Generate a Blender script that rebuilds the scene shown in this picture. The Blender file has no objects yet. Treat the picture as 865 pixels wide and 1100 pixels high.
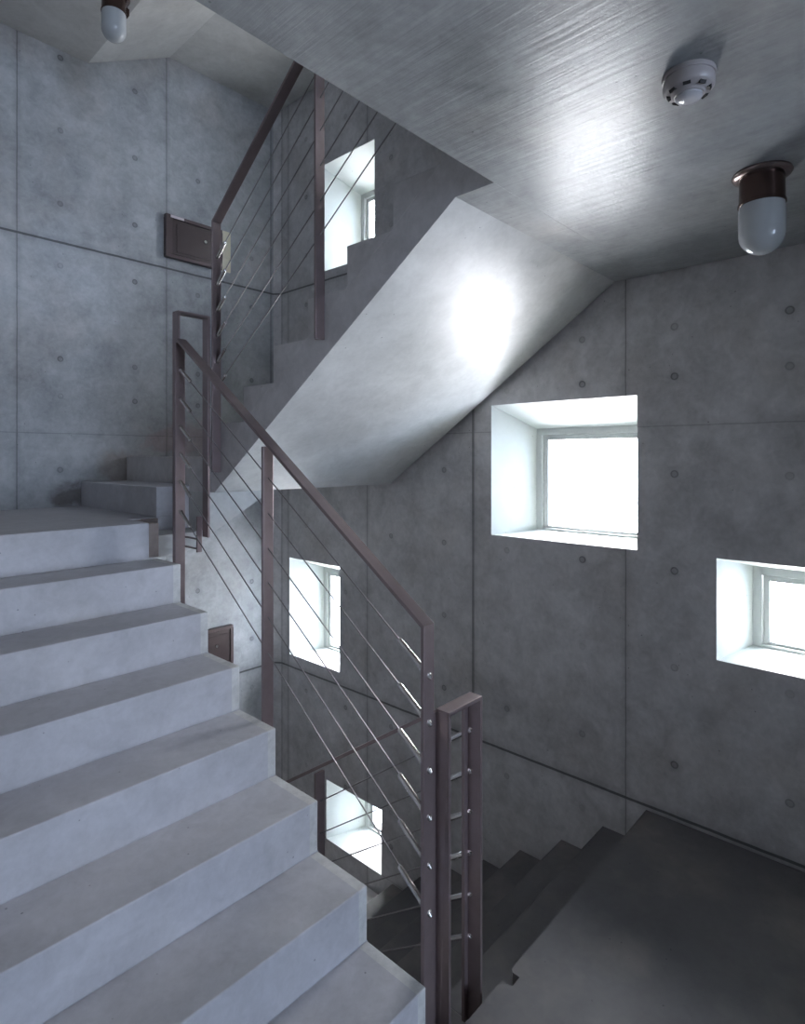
import bpy, bmesh, math, random
from mathutils import Vector, Matrix
random.seed(4)
S = bpy.context.scene
COL = S.collection
ST = 2.87            # storey height
XW = 2.761           # inner face of the window wall
YF = 3.86            # far wall
EDGE = 1.228         # inner edge of the climbing flight
XI = 1.5             # inner edge of the flights by the window wall

# ------------------------------------------------------------------ materials
class NT:
    def __init__(s, name):
        s.m = bpy.data.materials.new(name); s.m.use_nodes = True
        s.t = s.m.node_tree; s.n = s.t.nodes; s.l = s.t.links
        s.b = s.n['Principled BSDF']
    def node(s, typ, **kw):
        n = s.n.new(typ)
        for k, v in kw.items(): setattr(n, k, v)
        return n
    def put(s, sock, v):
        if hasattr(v, 'is_output'): s.l.new(v, sock)
        else: sock.default_value = v
    def math(s, op, a, b=None, c=None, clamp=False):
        n = s.node('ShaderNodeMath', operation=op, use_clamp=clamp)
        s.put(n.inputs[0], a)
        if b is not None: s.put(n.inputs[1], b)
        if c is not None: s.put(n.inputs[2], c)
        return n.outputs[0]
    def step(s, d, w0, w1):              # 1 below w0, 0 above w1
        n = s.node('ShaderNodeMapRange', interpolation_type='SMOOTHSTEP')
        s.put(n.inputs['Value'], d); n.inputs['From Min'].default_value = w0; n.inputs['From Max'].default_value = w1
        n.inputs['To Min'].default_value = 1; n.inputs['To Max'].default_value = 0
        return n.outputs['Result']
    def noise(s, vec, scale, detail=4, rough=.55, dist=0):
        n = s.node('ShaderNodeTexNoise'); s.l.new(vec, n.inputs['Vector'])
        n.inputs['Scale'].default_value = scale; n.inputs['Detail'].default_value = detail
        n.inputs['Roughness'].default_value = rough; n.inputs['Distortion'].default_value = dist
        return n.outputs['Fac']
    def rng(s, v, a, b, c, d):
        n = s.node('ShaderNodeMapRange'); s.put(n.inputs['Value'], v)
        for k, q in zip(('From Min', 'From Max', 'To Min', 'To Max'), (a, b, c, d)): n.inputs[k].default_value = q
        return n.outputs['Result']
    def mixc(s, f, a, b, blend='MIX'):
        n = s.node('ShaderNodeMix', data_type='RGBA', blend_type=blend)
        s.put(n.inputs['Factor'], f); s.put(n.inputs['A'], a) if False else None
        ia = [i for i in n.inputs if i.name == 'A' and i.type == 'RGBA'][0]; ib = [i for i in n.inputs if i.name == 'B' and i.type == 'RGBA'][0]
        s.put(ia, a); s.put(ib, b)
        return [o for o in n.outputs if o.type == 'RGBA'][0]

def concrete(name, base=(.40, .405, .40), rough=(.45, .65), spec=.5, bump=.25, u=None, stretch=(1, 1, 1), mott=.16,
             joints=None, ties=None, rows=None, hj=(), strip=None, coat=0.0, warm=(.40, .345, .30), streak=0.0, lines=(), gr=1.0, stains=()):
    t = NT(name)
    P = t.node('ShaderNodeTexCoord').outputs['Object']
    mp = t.node('ShaderNodeMapping'); t.l.new(P, mp.inputs['Vector']); mp.inputs['Scale'].default_value = stretch
    V = mp.outputs['Vector']
    sep = t.node('ShaderNodeSeparateXYZ'); t.l.new(P, sep.inputs[0])
    big = t.noise(V, 1.3, 5, .6, .3); med = t.noise(V, 6, 6, .62, .5); fine = t.noise(V, 45, 5, .7); grit = t.noise(P, 190, 3, .6)
    pit = t.node('ShaderNodeTexVoronoi'); t.l.new(P, pit.inputs['Vector']); pit.inputs['Scale'].default_value = 19
    pits = t.step(pit.outputs['Distance'], .03, .075)
    pm = t.math('MULTIPLY', pits, t.math('GREATER_THAN', t.noise(P, 5, 2), .52))
    spot = t.noise(V, 17, 5, .65, .8)
    val = t.math('ADD', t.math('ADD', t.math('ADD', t.rng(spot, .32, .68, -mott * .45, mott * .45), t.rng(big, .3, .7, 1 - mott, 1 + mott)), t.rng(med, .3, .7, -mott * .8, mott * .8)),
                 t.rng(fine, .3, .7, -mott * .35, mott * .35))
    dark = t.math('MULTIPLY', pm, .5)
    h = t.math('ADD', t.math('ADD', t.math('MULTIPLY', med, .5), t.math('MULTIPLY', fine, .18 * gr)), t.math('MULTIPLY', grit, .05 * gr))
    h = t.math('SUBTRACT', h, t.math('MULTIPLY', pm, .25))
    groove = None
    def addg(g, k=.6):
        nonlocal groove
        g = t.math('MULTIPLY', g, k)
        groove = g if groove is None else t.math('MAXIMUM', groove, g)
    if u is not None:
        U = sep.outputs[u]; Z = sep.outputs[2]
        zm = t.math('FLOORED_MODULO', Z, ST)
        wob = t.math('MULTIPLY', t.math('SUBTRACT', t.noise(P, 7, 3), .5), .006)
        Uw = t.math('ADD', U, wob); Zw = t.math('ADD', zm, wob)
        if joints:
            d = t.math('PINGPONG', t.math('SUBTRACT', Uw, joints[0] - 20 * joints[1]), joints[1] / 2)
            addg(t.step(d, .001, .005), .55)
            addg(t.step(d, .0, .035), .14)
        for uu, w, k in lines:
            addg(t.step(t.math('ABSOLUTE', t.math('SUBTRACT', U, uu)), w * .6, w), k)
        for z0, w, k in hj:
            d = t.math('PINGPONG', t.math('SUBTRACT', Zw, z0 - ST), ST / 2)
            addg(t.step(d, w * .5, w), k); addg(t.step(d, w, w + .04), k * .2)
        if ties:
            du = t.math('PINGPONG', t.math('SUBTRACT', U, ties[0] - 40 * ties[1]), ties[1] / 2)
            dz = None
            for r in rows:
                q = t.math('PINGPONG', t.math('SUBTRACT', zm, r - ST), ST / 2)
                dz = q if dz is None else t.math('MINIMUM', dz, q)
            rr = t.math('SQRT', t.math('ADD', t.math('MULTIPLY', du, du), t.math('MULTIPLY', dz, dz)))
            ring = t.step(t.math('ABSOLUTE', t.math('SUBTRACT', rr, .0145)), .001, .0045)
            cup = t.step(rr, .011, .017)
            halo = t.step(rr, .015, .05)
            patch = t.math('MULTIPLY', halo, .10)
            # plugs fade in and out from hole to hole
            var = t.rng(t.noise(P, 2.1, 1), .35, .62, .25, 1.0)
            dark = t.math('ADD', dark, t.math('MULTIPLY', t.math('ADD', t.math('MULTIPLY', ring, .36), t.math('ADD', patch, t.math('MULTIPLY', cup, .30))), var))
            h = t.math('SUBTRACT', h, t.math('MULTIPLY', t.math('ADD', t.math('MULTIPLY', cup, 1.3), ring), var))
    if groove is not None:
        dark = t.math('ADD', dark, groove); h = t.math('SUBTRACT', h, t.math('MULTIPLY', groove, 2.5))
    if streak:
        m2 = t.node('ShaderNodeMapping'); t.l.new(P, m2.inputs['Vector']); m2.inputs['Rotation'].default_value = (0, 0, math.radians(4)); m2.inputs['Scale'].default_value = (36, 1.5, 1)
        st = t.noise(m2.outputs['Vector'], 1.6, 5, .65, .4)
        h = t.math('ADD', h, t.math('MULTIPLY', st, streak))
        val = t.math('ADD', val, t.rng(st, .3, .7, -.08, .08))
    val = t.math('MULTIPLY', val, t.math('SUBTRACT', 1.0, dark, clamp=True))
    colr = t.mixc(t.rng(t.noise(V, 2.2, 4), .5, .75, 0, .35), (*base, 1), (*warm, 1))
    for su, sz, ru, rz_, sc, k in stains:
        dx = t.math('DIVIDE', t.math('SUBTRACT', sep.outputs[u], su), ru); dz_ = t.math('DIVIDE', t.math('SUBTRACT', sep.outputs[2], sz), rz_)
        rr = t.math('SQRT', t.math('ADD', t.math('MULTIPLY', dx, dx), t.math('MULTIPLY', dz_, dz_)))
        rr = t.math('ADD', rr, t.rng(med, .3, .7, .55, -.55))
        colr = t.mixc(t.math('MULTIPLY', t.step(rr, .35, 1.1), k), colr, (*sc, 1))
    c = t.node('ShaderNodeVectorMath', operation='SCALE'); t.l.new(colr, c.inputs[0]); t.l.new(val, c.inputs['Scale'])
    t.l.new(c.outputs[0], t.b.inputs['Base Color'])
    t.l.new(t.rng(med, .3, .7, rough[0], rough[1]), t.b.inputs['Roughness'])
    t.b.inputs['Specular IOR Level'].default_value = spec
    bp = t.node('ShaderNodeBump'); bp.inputs['Strength'].default_value = bump; bp.inputs['Distance'].default_value = .012
    t.l.new(h, bp.inputs['Height']); t.l.new(bp.outputs[0], t.b.inputs['Normal'])
    if coat: t.b.inputs['Coat Weight'].default_value = coat; t.b.inputs['Coat Roughness'].default_value = .3
    return t.m

def simple(name, col, rough=.4, metal=0.0, noise=0.0, nscale=30, emit=None, trans=0.0, spec=.5, brushed=0.0):
    t = NT(name)
    t.b.inputs['Roughness'].default_value = rough; t.b.inputs['Metallic'].default_value = metal
    t.b.inputs['Specular IOR Level'].default_value = spec
    P = t.node('ShaderNodeTexCoord').outputs['Object']
    n = t.noise(P, nscale, 4)
    v = t.rng(n, .3, .7, 1 - noise, 1 + noise)
    c = t.node('ShaderNodeVectorMath', operation='SCALE'); c.inputs[0].default_value = col; t.l.new(v, c.inputs['Scale'])
    t.l.new(c.outputs[0], t.b.inputs['Base Color'])
    if trans: t.b.inputs['Transmission Weight'].default_value = trans
    if brushed:
        m2 = t.node('ShaderNodeMapping'); t.l.new(P, m2.inputs['Vector']); m2.inputs['Scale'].default_value = (300, 300, 4)
        bp = t.node('ShaderNodeBump'); bp.inputs['Strength'].default_value = brushed; bp.inputs['Distance'].default_value = .001
        t.l.new(t.noise(m2.outputs['Vector'], 1, 3), bp.inputs['Height']); t.l.new(bp.outputs[0], t.b.inputs['Normal'])
    return t.m

ROWS = (.232, .665, 1.095, 1.527, 1.962, 2.183, 2.735)
HJ = ((.003, .009, .75), (1.742, .004, .30))
M = {}
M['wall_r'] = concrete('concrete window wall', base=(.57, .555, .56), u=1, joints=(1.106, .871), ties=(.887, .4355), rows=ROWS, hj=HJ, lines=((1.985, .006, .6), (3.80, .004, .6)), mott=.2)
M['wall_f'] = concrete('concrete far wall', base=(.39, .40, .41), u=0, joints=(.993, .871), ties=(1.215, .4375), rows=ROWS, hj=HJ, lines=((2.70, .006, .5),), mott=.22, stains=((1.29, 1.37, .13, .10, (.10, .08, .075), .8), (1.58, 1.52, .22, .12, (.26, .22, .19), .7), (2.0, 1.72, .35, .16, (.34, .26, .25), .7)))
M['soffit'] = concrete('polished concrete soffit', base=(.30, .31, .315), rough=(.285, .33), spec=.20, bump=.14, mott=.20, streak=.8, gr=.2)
M['waist'] = concrete('smooth concrete underside', base=(.52, .52, .51), rough=(.29, .36), spec=.17, bump=.10, mott=.12, gr=.3, warm=(.47, .45, .43))
M['tread'] = concrete('trowelled concrete stair', base=(.50, .495, .525), rough=(.42, .6), spec=.4, bump=.08, mott=.13, warm=(.46, .44, .43))
M['nosing'] = concrete('rough concrete edge strip', base=(.62, .62, .61), rough=(.55, .7), spec=.3, bump=.5, mott=.22)
M['stair_r'] = concrete('concrete stair side', base=(.60, .58, .585), rough=(.5, .7), spec=.4, bump=.15, mott=.14)
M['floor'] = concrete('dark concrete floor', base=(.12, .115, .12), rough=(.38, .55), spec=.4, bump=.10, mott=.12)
M['rough'] = concrete('bare brownish concrete', base=(.26, .215, .20), rough=(.6, .8), spec=.3, bump=.4, mott=.2)
M['white'] = concrete('white painted reveal', base=(.62, .65, .63), rough=(.5, .65), spec=.4, bump=.06, mott=.03, warm=(.6, .62, .57))  # window reveals: concrete a little paler and more even than the wall face
M['steel'] = simple('brown painted steel', (.29, .225, .225), .32, .6, .08, 18)
M['steel2'] = simple('bright stainless fitting', (.62, .60, .58), .22, 1.0, .04)
M['cable'] = simple('stainless wire cable', (.27, .25, .25), .42, .5, .05)
M['alu'] = simple('painted window frame', (.55, .57, .56), .4, .1, .03)
M['gasket'] = simple('dark gasket', (.12, .12, .12), .6)
M['bronze'] = simple('bronze lamp collar', (.11, .07, .06), .2, .8, .06, 12)
M['flange'] = simple('polished lamp plate', (.35, .27, .25), .2, .85, .05, 12)
M['opal'] = simple('opal glass', (.50, .52, .53), .14, 0, .01, spec=.6)
M['detector'] = simple('ivory plastic', (.38, .345, .34), .35, 0, .02)
M['slot'] = simple('dark slot', (.012, .01, .01), .7)
M['lens'] = simple('glossy plastic cap', (.48, .47, .49), .12, 0, .01)
M['cab'] = simple('dark brown enamel', (.085, .062, .06), .35, .2, .06, 12)
M['cab2'] = simple('brown enamel rim', (.11, .08, .078), .35, .2, .06, 12)
M['label'] = simple('white sticker', (.62, .55, .56), .5)
M['cream'] = simple('cream plastic', (.78, .72, .55), .45, 0, .02)
def glass_mat():
    m = bpy.data.materials.new('window glass'); m.use_nodes = True; t = m.node_tree; t.nodes.clear()
    o = t.nodes.new('ShaderNodeOutputMaterial'); mx = t.nodes.new('ShaderNodeMixShader'); a = t.nodes.new('ShaderNodeBsdfTransparent')
    g = t.nodes.new('ShaderNodeBsdfGlossy'); g.inputs['Roughness'].default_value = .02
    f = t.nodes.new('ShaderNodeFresnel'); f.inputs['IOR'].default_value = 1.12
    t.links.new(f.outputs[0], mx.inputs[0]); t.links.new(a.outputs[0], mx.inputs[1]); t.links.new(g.outputs[0], mx.inputs[2]); t.links.new(mx.outputs[0], o.inputs[0])
    return m
M['glass'] = glass_mat()

# ------------------------------------------------------------------ mesh helpers
def obj(name, bm, mats, parent=None, smooth=False, bevel=0, kind=None, label=None, solid=False):
    bmesh.ops.remove_doubles(bm, verts=bm.verts, dist=1e-5)
    bmesh.ops.recalc_face_normals(bm, faces=bm.faces)
    me = bpy.data.meshes.new(name); bm.to_mesh(me); bm.free()
    if not isinstance(mats, (list, tuple)): mats = [mats]
    for q in mats: me.materials.append(q)
    o = bpy.data.objects.new(name, me); COL.objects.link(o)
    if smooth:
        for p in me.polygons: p.use_smooth = True
        me.set_sharp_from_angle(angle=math.radians(38))
    if bevel:
        md = o.modifiers.new('bevel', 'BEVEL'); md.width = bevel; md.segments = 2; md.limit_method = 'ANGLE'; md.angle_limit = math.radians(40)
    if parent: o.parent = parent
    if kind: o['kind'] = kind
    if label: o['label'] = label
    return o
def thing(name, label=None, cat=None, loc=(0, 0, 0), group=None, kind=None):
    o = bpy.data.objects.new(name, None); COL.objects.link(o); o.location = loc; o.empty_display_size = .1
    if label: o['label'] = label
    if cat: o['category'] = cat
    if group: o['group'] = group
    if kind: o['kind'] = kind
    return o
def adopt(o, root):                       # keep world geometry when the root is not at the origin
    o.parent = root; o.location = -Vector(root.location)
def box(bm, x0, x1, y0, y1, z0, z1, mi=0):
    v = [bm.verts.new((x, y, z)) for x in (x0, x1) for y in (y0, y1) for z in (z0, z1)]
    for f in ((0, 1, 3, 2), (4, 6, 7, 5), (0, 4, 5, 1), (2, 3, 7, 6), (0, 2, 6, 4), (1, 5, 7, 3)):
        bm.faces.new([v[i] for i in f]).material_index = mi
def prism(bm, pts, a0, a1, axis='x', mi=0):
    def mk(p, a): return {'x': (a, p[0], p[1]), 'y': (p[0], a, p[1]), 'z': (p[0], p[1], a)}[axis]
    A = [bm.verts.new(mk(p, a0)) for p in pts]; B = [bm.verts.new(mk(p, a1)) for p in pts]
    bm.faces.new(A).material_index = mi; bm.faces.new(B[::-1]).material_index = mi
    n = len(pts)
    for i in range(n): bm.faces.new((A[i], A[(i + 1) % n], B[(i + 1) % n], B[i])).material_index = mi
def tube(bm, p0, p1, r, n=10, mi=0, r1=None):
    p0, p1 = Vector(p0), Vector(p1); d = (p1 - p0).normalized()
    a = d.orthogonal().normalized(); b = d.cross(a); r1 = r if r1 is None else r1
    A = [bm.verts.new(p0 + r * (math.cos(t) * a + math.sin(t) * b)) for t in [2 * math.pi * i / n for i in range(n)]]
    B = [bm.verts.new(p1 + r1 * (math.cos(t) * a + math.sin(t) * b)) for t in [2 * math.pi * i / n for i in range(n)]]
    bm.faces.new(A[::-1]).material_index = mi; bm.faces.new(B).material_index = mi
    for i in range(n): bm.faces.new((A[i], A[(i + 1) % n], B[(i + 1) % n], B[i])).material_index = mi
def lathe(bm, prof, cx, cy, n=40, mi=0):
    rings = []
    for r, z in prof:
        rings.append([bm.verts.new((cx + r * math.cos(2 * math.pi * i / n), cy + r * math.sin(2 * math.pi * i / n), z)) for i in range(n)] if r > 1e-6 else [bm.verts.new((cx, cy, z))])
    for A, B in zip(rings, rings[1:]):
        if len(A) == 1 and len(B) == 1: continue
        for i in range(n):
            j = (i + 1) % n
            if len(A) == 1: f = (A[0], B[j], B[i])
            elif len(B) == 1: f = (A[i], A[j], B[0])
            else: f = (A[i], A[j], B[j], B[i])
            bm.faces.new(f).material_index = mi
def copy_tree(o, parent=None, dz=0):
    c = o.copy(); COL.objects.link(c)
    if parent: c.parent = parent
    else: c.location.z += dz
    for ch in o.children: copy_tree(ch, c)
    return c

# ------------------------------------------------------------------ levels
ZT = [.1634 * k for k in range(0, 8)] + [1.307]                       # left flight treads
YT = [None] + [1.038 + .229 * (k - 1) for k in range(1, 8)] + [2.63]  # its nosings
UY = {3: 2.5885, 4: 2.356, 5: 2.124, 6: 1.891, 7: 1.658, 8: 1.42, 9: 1.205, 10: 1.0}
UZ = {j: 1.605 + .1581 * (j - 2) for j in range(2, 11)}
XL = -.05
XS = XL + .003
YB = YF - .0005

def left_flight():
    r = thing('stair_flight', cat='staircase', loc=(.6, 1.04, 0))
    bm = bmesh.new()
    pts = [(YT[1], 0)] + [(YT[k + 1], ZT[k]) for k in range(1, 8)] + [(2.628, 1.1434), (2.628, .93), (1.35, 0), (1.3, -.12), (YT[1], -.12)]
    prism(bm, pts, XS, EDGE, 'x'); adopt(obj('waist_slab', bm, M['tread']), r)
    for k in range(1, 8):
        bm = bmesh.new()
        y0, y1, z0, z1 = YT[k], YT[k + 1], ZT[k - 1], ZT[k]
        prism(bm, [(y0, z0), (y0, z1), (y1, z1)], XS, EDGE - .034, 'x', 0)
        prism(bm, [(y0, z0), (y0, z1), (y1, z1)], EDGE - .034, EDGE, 'x', 1)
        adopt(obj('step', bm, [M['tread'], M['nosing']], bevel=.004), r)
    return r

def half_landing():
    r = thing('half_landing', cat='landing', loc=(1.4, 3.2, 1.307))
    bm = bmesh.new()      # lower lip with the sloping soffit, extruded to the far wall
    prism(bm, [(XS, 1.14), (1.37, 1.14), (1.885, 1.43), (XI, 1.43), (XI, 1.24), (XS, 1.24)], 2.67, YB, 'y')
    adopt(obj('soffit_slab', bm, M['waist']), r)
    bm = bmesh.new()
    prism(bm, [(XS, 2.69), (1.19, 2.69), (1.19, 2.86), (XI, 2.86), (XI, YB), (XS, YB)], 1.24, 1.307, 'z')
    adopt(obj('landing_slab', bm, M['tread']), r)
    bm = bmesh.new(); box(bm, 1.1905, 1.25, 2.662, 2.86, 1.146, 1.300); box(bm, 1.25, 1.33, 2.84, 2.8595, 1.2405, 1.303)
    adopt(obj('bare_edge', bm, M['rough'], bevel=.003, label='bare brownish concrete edge'), r)
    bm = bmesh.new()
    box(bm, XS, 1.19, 2.63, 2.69, 1.1438, 1.307); adopt(obj('step', bm, M['tread'], bevel=.004), r)
    bm = bmesh.new()
    prism(bm, [(1.33, 1.307), (XI, 1.307), (XI, 1.43), (1.6, 1.43), (1.6, 1.455), (1.33, 1.455)], 2.86, YB, 'y')
    adopt(obj('step', bm, M['tread'], bevel=.003, label='lower winder step'), r)
    bm = bmesh.new()
    prism(bm, [(XI, 2.6105), (XW - .004, 2.6105), (XW - .004, YB), (1.6, YB), (1.6, 2.86), (XI, 2.86)], 1.43, 1.605, 'z')
    bmesh.ops.recalc_face_normals(bm, faces=bm.faces)
    for f in bm.faces: f.material_index = 1 if f.normal.z < -.5 else 0
    adopt(obj('step', bm, [M['stair_r'], M['waist']], bevel=.003, label='upper winder platform'), r)
    return r

def right_flight():
    r = thing('stair_flight', cat='staircase', loc=(2.1, 1.0, 1.6))
    bm = bmesh.new(); x1 = XW - .030
    top = [(2.5885, UZ[2])] + [(UY[j + 1], UZ[j]) for j in range(3, 10)]
    pts = [(1.0004, 2.427), (1.145, 2.427), (2.61, 1.43), (2.61, 1.605)] + top + [(1.0004, 2.71)]
    prism(bm, pts, XI, x1, 'x')
    for f in bm.faces:                                           # underside is smoother and lighter than the sides
        f.material_index = 1 if f.calc_center_median().z < 2.43 and abs(f.normal.x) < .5 and f.normal.length > 0 and False else 0
    bm.normal_update()
    for f in bm.faces:
        if abs(f.normal.x) < .5:
            c = f.calc_center_median()
            if abs(c.y - 1.8775) < .02 and abs(c.z - 1.9285) < .02: f.material_index = 1
            if abs(c.y - 1.0727) < .02 and abs(c.z - 2.427) < .01: f.material_index = 2
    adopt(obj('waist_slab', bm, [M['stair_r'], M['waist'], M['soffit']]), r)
    for j in range(3, 10):
        bm = bmesh.new()
        prism(bm, [(UY[j], UZ[j - 1]), (UY[j], UZ[j]), (UY[j + 1], UZ[j])], XI, x1, 'x')
        bm.normal_update()
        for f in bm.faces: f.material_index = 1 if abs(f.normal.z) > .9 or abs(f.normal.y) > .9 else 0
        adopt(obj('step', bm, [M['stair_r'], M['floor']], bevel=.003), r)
    return r

lf, hl, rf = left_flight(), half_landing(), right_flight()
lf['label'] = 'pale concrete stair flight climbing away along the left of the photo'
hl['label'] = 'pale concrete half landing with turning steps at the head of the left flight'
rf['label'] = 'concrete stair flight rising towards the camera above the windows, bright sloping underside'
for dz, a, b, c in ((-ST, 'concrete stair flight one storey down, hidden under the left flight',
                     'concrete half landing at the foot of the descending flight by the lowest window',
                     'dark concrete stair flight descending from the landing at lower right'),
                    (ST, 'concrete stair flight one storey up, above the top landing slab',
                     'underside of the half landing with folded soffit at the top left corner',
                     'concrete stair flight on the top storey, out of sight above the landing slab')):
    q = copy_tree(hl, dz=dz); q['label'] = b
    if dz < 0: q = copy_tree(rf, dz=dz); q['label'] = c

# landings
def landing(name, z, label=None):
    bm = bmesh.new()
    p = [(-1.3, -.45), (XW - .030, -.45), (XW - .030, 1.0), (1.6, 1.0), (1.588, .99), (1.588, .965), (1.548, .965), (1.54, 1.0), (XI - .12, 1.0), (EDGE + .02, 1.0), (EDGE + .02, 1.036), (XL, 1.036), (XL, .35), (-1.3, .35)] if z == 0 else \
        [(-1.3, -.45), (XW - .030, -.45), (XW - .030, 1.0), (XL, 1.0), (XL, .35), (-1.3, .35)]
    prism(bm, p, z - .443, z, 'z')
    bmesh.ops.recalc_face_normals(bm, faces=bm.faces)
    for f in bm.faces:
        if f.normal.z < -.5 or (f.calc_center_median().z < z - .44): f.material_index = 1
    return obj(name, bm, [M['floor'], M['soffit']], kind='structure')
landing('floor', 0); landing('ceiling', ST)

# ------------------------------------------------------------------ walls
Z0, Z1, Y0 = -2.9, 5.75, -2.2
WIN = [  # y0,y1,z0,z1 on the wall face ; splay at far side, near side, head, sill ; label
    (1.052, 1.859, 1.171, 1.890, .12, .05, .126, .015),
    (.13, .716, .738, 1.171, .075, .05, .062, .012),
    (3.126, 3.704, .095, .835, .062, .05, .105, .0),
    (2.716, 3.269, -1.131, -.707, .10, .05, .10, .0),
    (2.78, 3.325, 2.940, 3.705, .115, .05, .15, .0),
    (2.716, 3.269, -1.131 + ST, -.707 + ST, .10, .05, .10, .0),
    (.13, .716, .738 + ST, 1.171 + ST, .075, .05, .062, .012),  # unseen upper window, added for daylight on the far wall
]
XF = 3.05
def grid_face(bm, x, holes, mi):
    ys = sorted({Y0, YF + .3} | {h[0] for h in holes} | {h[1] for h in holes}); zs = sorted({Z0, Z1} | {h[2] for h in holes} | {h[3] for h in holes})
    for a, b in zip(ys, ys[1:]):
        for c, d in zip(zs, zs[1:]):
            my, mz = (a + b) / 2, (c + d) / 2
            if any(h[0] < my < h[1] and h[2] < mz < h[3] for h in holes): continue
            bm.faces.new([bm.verts.new(p) for p in ((x, a, c), (x, b, c), (x, b, d), (x, a, d))]).material_index = mi
bm = bmesh.new()
outer = [w[:4] for w in WIN]
inner = [(w[0] + w[5], w[1] - w[4], w[2] + w[7], w[3] - w[6]) for w in WIN]
grid_face(bm, XW, outer, 0); grid_face(bm, 3.16, inner, 0)
for o_, i_ in zip(outer, inner):
    A = [(XW, o_[0], o_[2]), (XW, o_[1], o_[2]), (XW, o_[1], o_[3]), (XW, o_[0], o_[3])]
    B = [(XF, i_[0], i_[2]), (XF, i_[1], i_[2]), (XF, i_[1], i_[3]), (XF, i_[0], i_[3])]
    Cc = [(3.16, *p[1:]) for p in B]
    for P, Q in ((A, B), (B, Cc)):
        for k in range(4):
            bm.faces.new([bm.verts.new(p) for p in (P[k], P[(k + 1) % 4], Q[(k + 1) % 4], Q[k])]).material_index = 1
# outer rim closing the wall's thickness
for a, b in (((Y0, Z0), (YF + .3, Z0)), ((YF + .3, Z0), (YF + .3, Z1)), ((YF + .3, Z1), (Y0, Z1)), ((Y0, Z1), (Y0, Z0))):
    bm.faces.new([bm.verts.new(p) for p in ((XW, *a), (XW, *b), (3.16, *b), (3.16, *a))])
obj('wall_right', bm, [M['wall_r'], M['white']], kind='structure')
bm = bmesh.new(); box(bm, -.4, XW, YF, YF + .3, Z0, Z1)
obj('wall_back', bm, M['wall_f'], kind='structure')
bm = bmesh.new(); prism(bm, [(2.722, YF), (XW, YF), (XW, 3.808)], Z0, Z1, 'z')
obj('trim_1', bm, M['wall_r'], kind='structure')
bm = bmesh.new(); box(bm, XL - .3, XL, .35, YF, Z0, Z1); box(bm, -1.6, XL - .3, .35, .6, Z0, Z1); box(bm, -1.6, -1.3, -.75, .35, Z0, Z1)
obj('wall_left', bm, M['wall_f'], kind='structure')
# front wall: solid beside an unseen deep passage, added and sized to light the stairs
PX0, PX1, PY = -.25, 1.72, -5.5
bm = bmesh.new(); box(bm, PX1, XW, -.75, -.45, Z0, Z1); box(bm, PX1, PX1 + .25, PY, -.75, Z0, Z1)
box(bm, -1.3, PX0, -.75, -.45, Z0, Z1); box(bm, PX0 - .25, PX0, PY, -.75, Z0, Z1)
box(bm, PX0, PX1, -.75, -.45, Z0, -.443); box(bm, PX0, PX1, -.75, -.45, 5.3, Z1)
for z in (0, ST): box(bm, PX0, PX1, PY, -.45, z - .443, z)
box(bm, PX0, PX1, PY, -.45, 5.3, 5.5)
for z in (0, ST): box(bm, PX0, PX1, PY - .15, PY, z + 2.2, z + 2.427)
obj('wall_front', bm, M['wall_f'], kind='structure')
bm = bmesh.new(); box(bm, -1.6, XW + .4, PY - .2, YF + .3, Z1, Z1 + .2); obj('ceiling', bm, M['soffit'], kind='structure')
bm = bmesh.new(); box(bm, -1.6, XW + .4, PY - .2, YF + .3, Z0 - .2, Z0); obj('floor', bm, M['floor'], kind='structure')

# ------------------------------------------------------------------ windows
for n, (i_, w) in enumerate(zip(inner, WIN)):
    y0, y1, z0, z1 = i_
    r = thing('window_%d' % (n + 1), loc=(XF, (y0 + y1) / 2, z0), kind='structure')
    def ring(bm, xa, xb, y0, y1, z0, z1, w, sill=None):
        s = w if sill is None else sill
        box(bm, xa, xb, y0, y0 + w, z0, z1); box(bm, xa, xb, y1 - w, y1, z0, z1)
        box(bm, xa, xb, y0 + w, y1 - w, z1 - w, z1); box(bm, xa, xb, y0 + w, y1 - w, z0, z0 + s)
    bm = bmesh.new(); ring(bm, XF - .004, XF + .07, y0, y1, z0, z1, .036, .012); adopt(obj('window_frame', bm, M['alu'], bevel=.002), r)
    bm = bmesh.new(); ring(bm, XF + .016, XF + .055, y0 + .038, y1 - .038, z0 + .013, z1 - .038, .026, .012); adopt(obj('window_sash', bm, M['alu'], bevel=.003), r)
    bm = bmesh.new(); box(bm, XF + .036, XF + .040, y0 + .06, y1 - .06, z0 + .022, z1 - .06); adopt(obj('window_pane', bm, M['glass']), r)
for n, (z, half) in enumerate(((0, False), (ST, False))):  # glazed doors closing the unseen passage, added as a daylight source
    mid = (PX0 + PX1) / 2; X1 = mid if half else PX1
    r = thing('door_%d' % (n + 1), loc=((PX0 + X1) / 2, PY, z), kind='structure')
    bays = [(PX0, mid)] if half else [(PX0, mid), (mid, PX1)]
    bm = bmesh.new()
    for a, b in bays:
        box(bm, a, a + .05, PY - .1, PY - .04, z, z + 2.2); box(bm, b - .05, b, PY - .1, PY - .04, z, z + 2.2)
        box(bm, a + .05, b - .05, PY - .1, PY - .04, z, z + .08); box(bm, a + .05, b - .05, PY - .1, PY - .04, z + 2.12, z + 2.2)
    adopt(obj('door_frame', bm, M['alu']), r)
    bm = bmesh.new()
    for a, b in bays: box(bm, a + .05, b - .05, PY - .075, PY - .07, z + .08, z + 2.12)
    adopt(obj('door_pane', bm, M['glass']), r)

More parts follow.
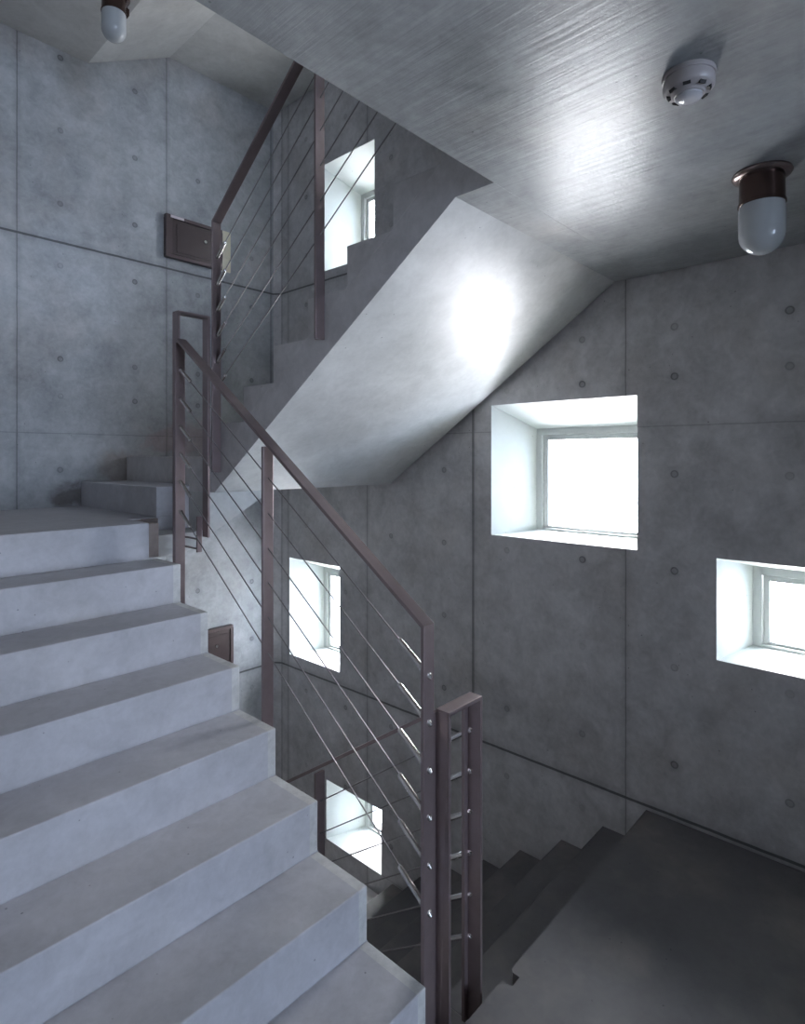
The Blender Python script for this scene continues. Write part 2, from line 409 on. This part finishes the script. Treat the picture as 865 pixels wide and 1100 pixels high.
# ------------------------------------------------------------------ railings
BW, BT = .044, .012
def bar(bm, p0, p1, w, t):          # flat bar in a y-z plane; w along x, t across
    (x, ya, za), (_, yb, zb) = p0, p1
    d = Vector((0, yb - ya, zb - za)).normalized(); n = Vector((0, -d.z, d.y))
    if n.z < 0: n = -n
    A = Vector(p0); B = Vector(p1)
    v = []
    for q in (A, B):
        for sx in (-w / 2, w / 2):
            for s in (0, -t): v.append(bm.verts.new(q + Vector((sx, 0, 0)) + n * s))
    for f in ((0, 1, 3, 2), (4, 6, 7, 5), (0, 4, 5, 1), (2, 3, 7, 6), (0, 2, 6, 4), (1, 5, 7, 3)): bm.faces.new([v[i] for i in f])
def handrail(name, x, pts, root):   # mitred flat bar following pts (y,z) ; last/first legs may be vertical
    bm = bmesh.new(); n = len(pts); P = [Vector((0, *p)) for p in pts]; ring = []
    for i, p in enumerate(P):
        ds = []
        if i > 0: ds.append((P[i] - P[i - 1]).normalized())
        if i < n - 1: ds.append((P[i + 1] - P[i]).normalized())
        ns = [Vector((0, -d.z, d.y)) for d in ds]
        m = sum(ns, Vector()).normalized(); k = 1 / max(.3, m.dot(ns[0]))
        off = m * (-BT * k)
        ring.append([bm.verts.new(Vector((x + sx, 0, 0)) + p + o_) for sx, o_ in ((-BW / 2, Vector()), (BW / 2, Vector()), (BW / 2, off), (-BW / 2, off))])
    bm.faces.new(ring[0]); bm.faces.new(ring[-1][::-1])
    for A, B in zip(ring, ring[1:]):
        for i in range(4): bm.faces.new((A[i], A[(i + 1) % 4], B[(i + 1) % 4], B[i]))
    o = obj(name, bm, M['steel'], bevel=.0012); adopt(o, root); return o
def post(x, y, z0, z1, root):
    bm = bmesh.new(); box(bm, x - BW / 2, x + BW / 2, y, y + BT, z0, z1); adopt(obj('post', bm, M['steel'], bevel=.001), root)
def bracket(x0, x1, y0, y1, z0, z1, root):
    bm = bmesh.new(); box(bm, x0, x1, y0, y1, z0, z1); adopt(obj('bracket', bm, M['steel'], bevel=.001), root)
def uframe(x0, x1, y0, y1, zt, zb0, zb1, root, tp, ztp0=None):
    bm = bmesh.new(); t = .010
    box(bm, x0, x1, y0, y1, zt - t, zt); box(bm, x0, x0 + t, y0, y1, zb0, zt - t); box(bm, x1 - t, x1, y0, y1, zb1, zt - t)
    adopt(obj('end_frame', bm, M['steel'], bevel=.001), root)
def cable(x, pa, pb, root, near=True, far=True, tl=.10, nut=0, nutb=0):
    """pa, pb: (y, z) ends; stainless swage fittings at the marked ends, nut beyond the post"""
    A = Vector((x, *pa)); B = Vector((x, *pb)); d = (B - A).normalized()
    bm = bmesh.new(); tube(bm, A, B, .0023, 8); c = obj('cable', bm, M['cable'], smooth=True); adopt(c, root)
    for on, P, s, nt in ((near, A, 1, nut), (far, B, -1, nutb)):
        if not on: continue
        bm = bmesh.new(); Q = P + d * s * tl
        tube(bm, P, Q, .0080, 14); tube(bm, Q, Q + d * s * .005, .0080, 14, r1=.0045)
        tube(bm, P - d * s * .002, P + d * s * .010, .0092, 6)
        if nt:
            tube(bm, P, P - d * s * (BT + nt), .0060, 12); tube(bm, P - d * s * (BT + .004), P - d * s * (BT + .016), .0105, 6)
            tube(bm, P - d * s * (BT + .016), P - d * s * (BT + .026), .0085, 12, r1=.0045)
        t = obj('turnbuckle', bm, M['steel2'], smooth=True, label='bright stainless fitting'); t.parent = c

# rail of the climbing flight
R1 = thing('stair_railing', 'brown steel railing with sloping handrail and six wires along the left flight', 'railing', (1.252, 1.06, 0))
xr = 1.252
handrail('handrail', xr, [(2.462, 2.108), (1.059, 1.133), (1.059, -.30)], R1)
post(xr, 1.805, .42, 1.640, R1)
uframe(1.247, 1.400, 2.475, 2.525, 2.245, .95, 1.235, R1, None)
bm = bmesh.new(); box(bm, xr - BW / 2, xr + BW / 2, 2.463, 2.475, .95, 2.10); adopt(obj('end_post', bm, M['steel'], bevel=.001), R1)
bm = bmesh.new(); box(bm, 1.365, 1.389, 2.526, 2.536, 1.165, 1.33)
for z in (1.18, 1.225): tube(bm, (1.372, 2.53, z), (1.372, 2.669, z), .005, 8)
adopt(obj('bracket', bm, M['steel'], bevel=.001), R1)
bracket(1.2285, xr - .02, 1.071, 1.12, -.28, -.06, R1); bracket(1.2285, xr - .02, 1.817, 1.87, .43, .62, R1)
na = [1.014, .884, .754, .624, .492, .360]; fa = [1.986, 1.858, 1.735, 1.617, 1.496, 1.366]
for a, b in zip(na, fa): cable(xr, (1.071, a), (2.463, b), R1, nut=.012, nutb=.004, tl=.105)

# rail of the flight above the windows
R2 = thing('stair_railing', 'dark steel railing with wires on the upper flight, rising to the ceiling slab', 'railing', (1.478, 2.55, 1.53))
xr2 = 1.478
def rail2(root, dz, top=True):
    handrail('handrail', xr2, [(1.05, 3.842 + dz), (2.549 + BT, 2.722 + dz), (2.549 + BT, 1.53 + dz)][::1], root)
rail2(R2, 0)
sl = (3.842 - 2.722) / (2.561 - 1.05)
def rz(y): return 2.722 + (2.561 - y) * sl
post(xr2, 1.786, 2.06, rz(1.79) - .014, R2); post(xr2, 1.05, 2.89, rz(1.056) - .014, R2)
bracket(XI - .013, XI - .001, 2.561, 2.60, 1.535, 1.70, R2); bracket(1.489, 1.4995, 1.798, 1.835, 2.065, 2.21, R2); 
cb = [2.590, 2.461, 2.337, 2.217, 2.091, 1.970]; cm = [3.115, 2.989, 2.862, 2.726, 2.589, 2.458]
for a, b in zip(cb, cm):
    s_ = (b - a) / (2.495 - 1.795)
    cable(xr2, (2.549, a - .054 * s_), (1.062, b + (1.795 - 1.062) * s_), R2, far=False, nut=.0, tl=.09)

# rail of the descending flight with its open steel end frame
R3 = thing('stair_railing', 'brown steel open end frame and railing of the descending flight, nearest the camera', 'railing', (1.478, 1.05, 0))
uframe(1.318, 1.482, 1.030, 1.077, .880, -.42, -.12, R3, None)
for xp, nm in ((1.322, 'end_post'), (1.478, 'end_post')):
    bm = bmesh.new(); box(bm, xp - BW / 2, xp + BW / 2, 1.077, 1.089, -.42 if xp < 1.4 else -.12, .868); adopt(obj(nm, bm, M['steel'], bevel=.001), R3)
handrail('handrail', xr2, [(2.57, rz(2.57) - ST + .02), (2.0, .255), (1.089, .852)], R3)
s3 = (.852 - .255) / (.911)
def r3(y): return .852 - (y - 1.089) * s3
post(xr2, 1.786, .0, r3(1.79) - .014, R3); post(xr2, 2.549, -1.34, r3(2.549) - .1, R3)
for k, zc in enumerate([.755, .630, .505, .380, .252, .125]):
    cable(xr2, (1.089, zc), (2.549, zc - 1.46 * .70), R3, near=True, far=True, nut=.004, tl=.095)
R4 = copy_tree(R1, dz=-ST); R4['label'] = 'brown steel railing of the flight one storey down, deep in the stairwell'

# ------------------------------------------------------------------ fixtures
def bulkhead(cx, cy, zc, label):
    r = thing('ceiling_light', label, 'lamp', (cx, cy, zc), group=None)
    bm = bmesh.new(); lathe(bm, [(0, zc), (.076, zc), (.078, zc - .006), (.074, zc - .012), (.062, zc - .016), (0, zc - .016)], cx, cy); adopt(obj('mounting_plate', bm, M['flange'], smooth=True), r)
    bm = bmesh.new(); lathe(bm, [(0, zc - .014), (.058, zc - .016), (.0585, zc - .035), (.0595, zc - .086), (.062, zc - .088), (.062, zc - .094), (.056, zc - .096), (0, zc - .096)], cx, cy)
    adopt(obj('collar', bm, M['bronze'], smooth=True), r)
    bm = bmesh.new()
    prof = [(0, zc - .094), (.0585, zc - .094), (.060, zc - .11), (.060, zc - .175)] + [(.060 * math.cos(t), zc - .175 - .062 * math.sin(t)) for t in [math.pi / 2 * i / 10 for i in range(1, 10)]] + [(0, zc - .237)]
    lathe(bm, prof, cx, cy, 48); adopt(obj('lamp_glass', bm, M['opal'], smooth=True), r)
    bm = bmesh.new(); box(bm, cx + .056, cx + .072, cy - .02, cy + .0, zc - .075, zc - .04); tube(bm, (cx + .064, cy - .01, zc - .03), (cx + .064, cy - .01, zc - .085), .004, 8)
    adopt(obj('clamp_screw', bm, M['bronze'], bevel=.002), r)
    return r
bulkhead(1.975, .392, 2.427, 'bronze and opal glass ceiling lamp at the right, above the windows')
bulkhead(1.262, 3.20, 4.01, 'bronze and opal glass ceiling lamp at the top left by the folded ceiling')
cx, cy, zc = 1.362, .408, 2.427
r = thing('smoke_detector', 'round ivory smoke detector on the glossy concrete ceiling', 'smoke detector', (cx, cy, zc))
bm = bmesh.new(); lathe(bm, [(0, zc), (.053, zc), (.054, zc - .004), (.053, zc - .010), (0, zc - .010)], cx, cy); adopt(obj('base', bm, M['detector'], smooth=True), r)
bm = bmesh.new(); lathe(bm, [(0, zc - .008), (.050, zc - .010), (.0515, zc - .020), (.051, zc - .030), (.046, zc - .036), (.034, zc - .040), (.030, zc - .046), (0, zc - .046)], cx, cy, 48); adopt(obj('housing', bm, M['detector'], smooth=True), r)
bm = bmesh.new(); lathe(bm, [(0, zc - .044), (.027, zc - .045), (.027, zc - .050), (.022, zc - .0545), (.010, zc - .0565), (0, zc - .057)], cx, cy, 40); adopt(obj('cap', bm, M['lens'], smooth=True), r)
for k in range(8):
    a = 2 * math.pi * k / 8 + .2
    bm = bmesh.new()
    box(bm, -.0075, .0075, -.004, .004, -.0035, .0035)
    bmesh.ops.rotate(bm, verts=bm.verts, cent=(0, 0, 0), matrix=Matrix.Rotation(math.radians(-62), 3, 'X'))
    bmesh.ops.rotate(bm, verts=bm.verts, cent=(0, 0, 0), matrix=Matrix.Rotation(a + math.pi / 2, 3, 'Z'))
    bmesh.ops.translate(bm, verts=bm.verts, vec=(cx + .0400 * math.cos(a), cy + .0400 * math.sin(a), zc - .0372))
    adopt(obj('vent', bm, M['slot']), r)

def cabinet(dz, dx, label, label2):
    z0, z1, x0, x1 = 2.945 + dz, 3.232 + dz, 1.846 + dx, 2.262 + dx
    yb = YF; yf = YF - .035
    r = thing('wall_cabinet', label, 'cabinet', ((x0 + x1) / 2, YF, z0))
    bm = bmesh.new()
    box(bm, x0, x1, yf, yb, z0, z0 + .022); box(bm, x0, x1, yf, yb, z1 - .022, z1); box(bm, x0, x0 + .045, yf, yb, z0 + .022, z1 - .022); box(bm, x1 - .022, x1, yf, yb, z0 + .022, z1 - .022)
    box(bm, x0 + .045, x1 - .022, yb - .012, yb - .002, z0 + .022, z1 - .022)
    adopt(obj('cabinet_frame', bm, M['cab2'], bevel=.002), r)
    bm = bmesh.new(); box(bm, x0 + .048, x1 - .025, yf + .006, yf + .014, z0 + .026, z1 - .026)
    box(bm, x0 + .075, x1 - .04, yf + .002, yf + .007, z0 + .045, z1 - .05)
    d = obj('door', bm, M['cab'], bevel=.0015); adopt(d, r)
    bm = bmesh.new(); tube(bm, (2.125 + dx, yf + .003, (z0 + z1) / 2 + .02), (2.125 + dx, yf - .010, (z0 + z1) / 2 + .02), .010, 14)
    k = obj('latch', bm, M['steel2'], smooth=True, label='bright round latch'); k.parent = d
    bm = bmesh.new(); box(bm, x0 + .030, x0 + .125, yf - .0015, yf + .001, z1 - .021, z1 - .003)
    adopt(obj('sticker', bm, M['label'], label='small white sticker'), r)
    if not label2: return
    r2 = thing('wall_plate', label2, 'wall plate', (2.305, YF, z0))
    bm = bmesh.new(); box(bm, x1 + .012, 2.342, YF - .012, YF, z0 + .005, z1 + .01); adopt(obj('plate', bm, M['cream'], bevel=.002), r2)
    bm = bmesh.new(); box(bm, x1 + .03, 2.322, YF - .016, YF - .011, z0 + .10, z0 + .19); adopt(obj('cover', bm, M['cream'], bevel=.002), r2)
cabinet(0, 0, 'dark brown wall cabinet with round latch high on the far wall', 'cream wall plate beside the upper dark cabinet, behind a railing post')
cabinet(-ST + .02, .088, 'dark brown wall cabinet low on the far wall, half hidden behind the left flight', None)

# ------------------------------------------------------------------ camera, light
F, TH = 636., math.atan(582.5 / 636.)
cam = bpy.data.cameras.new('camera'); co = bpy.data.objects.new('camera', cam); COL.objects.link(co); S.camera = co
co.location = (0, 0, 1.6)
co.rotation_euler = (math.pi / 2, 0, TH - math.pi / 2)
cam.sensor_fit = 'AUTO'; cam.sensor_width = 36; cam.lens = 36 * F / 1100.
cam.shift_y = -(550 - 491.5) / 1100.; cam.shift_x = 0
cam.clip_start = .01

w = bpy.data.worlds.new('sky'); S.world = w; w.use_nodes = True; t = w.node_tree; n = t.nodes; n.clear()
o = n.new('ShaderNodeOutputWorld'); bg = n.new('ShaderNodeBackground'); tc = n.new('ShaderNodeTexCoord'); sp = n.new('ShaderNodeSeparateXYZ')
mr = n.new('ShaderNodeMapRange'); mr.inputs['From Min'].default_value = -.75; mr.inputs['From Max'].default_value = -.1
mx = n.new('ShaderNodeMix'); mx.data_type = 'RGBA'
ca = [i for i in mx.inputs if i.name == 'A' and i.type == 'RGBA'][0]; cb_ = [i for i in mx.inputs if i.name == 'B' and i.type == 'RGBA'][0]
WB = 15.0; DB = 6.5
ca.default_value = (.62 * DB, .76 * DB, 1.0 * DB, 1); cb_.default_value = (.93 * WB, .95 * WB, 1.0 * WB, 1)
t.links.new(tc.outputs['Generated'], sp.inputs[0]); t.links.new(sp.outputs[1], mr.inputs['Value']); t.links.new(mr.outputs[0], mx.inputs['Factor'])
t.links.new([q for q in mx.outputs if q.type == 'RGBA'][0], bg.inputs['Color']); t.links.new(bg.outputs[0], o.inputs[0])
bg.inputs['Strength'].default_value = 1.0

def portal(name, loc, rot, sx, sy):
    l = bpy.data.lights.new(name, 'AREA'); l.shape = 'RECTANGLE'; l.size = sx; l.size_y = sy; l.cycles.is_portal = True
    q = bpy.data.objects.new(name, l); COL.objects.link(q); q.location = loc; q.rotation_euler = rot
for i_ in inner:      # light comes from -x direction's opposite: portals face into the room
    portal('daylight_portal', (XF + .105, (i_[0] + i_[1]) / 2, (i_[2] + i_[3]) / 2), (0, math.pi / 2, 0), i_[3] - i_[2], i_[1] - i_[0])
for z, X1 in ((0, PX1), (ST, PX1)): portal('daylight_portal', ((PX0 + X1) / 2, PY - .12, z + 1.1), (math.pi / 2, 0, 0), X1 - PX0, 2.2)

S.view_settings.view_transform = 'Standard'; S.view_settings.look = 'None'; S.view_settings.gamma = 1; S.view_settings.use_curve_mapping = False
S.view_settings.exposure = 1.5
c = S.cycles
c.max_bounces = 14; c.diffuse_bounces = 8; c.glossy_bounces = 5; c.transparent_max_bounces = 12; c.sample_clamp_indirect = 8
c.caustics_reflective = False; c.caustics_refractive = False
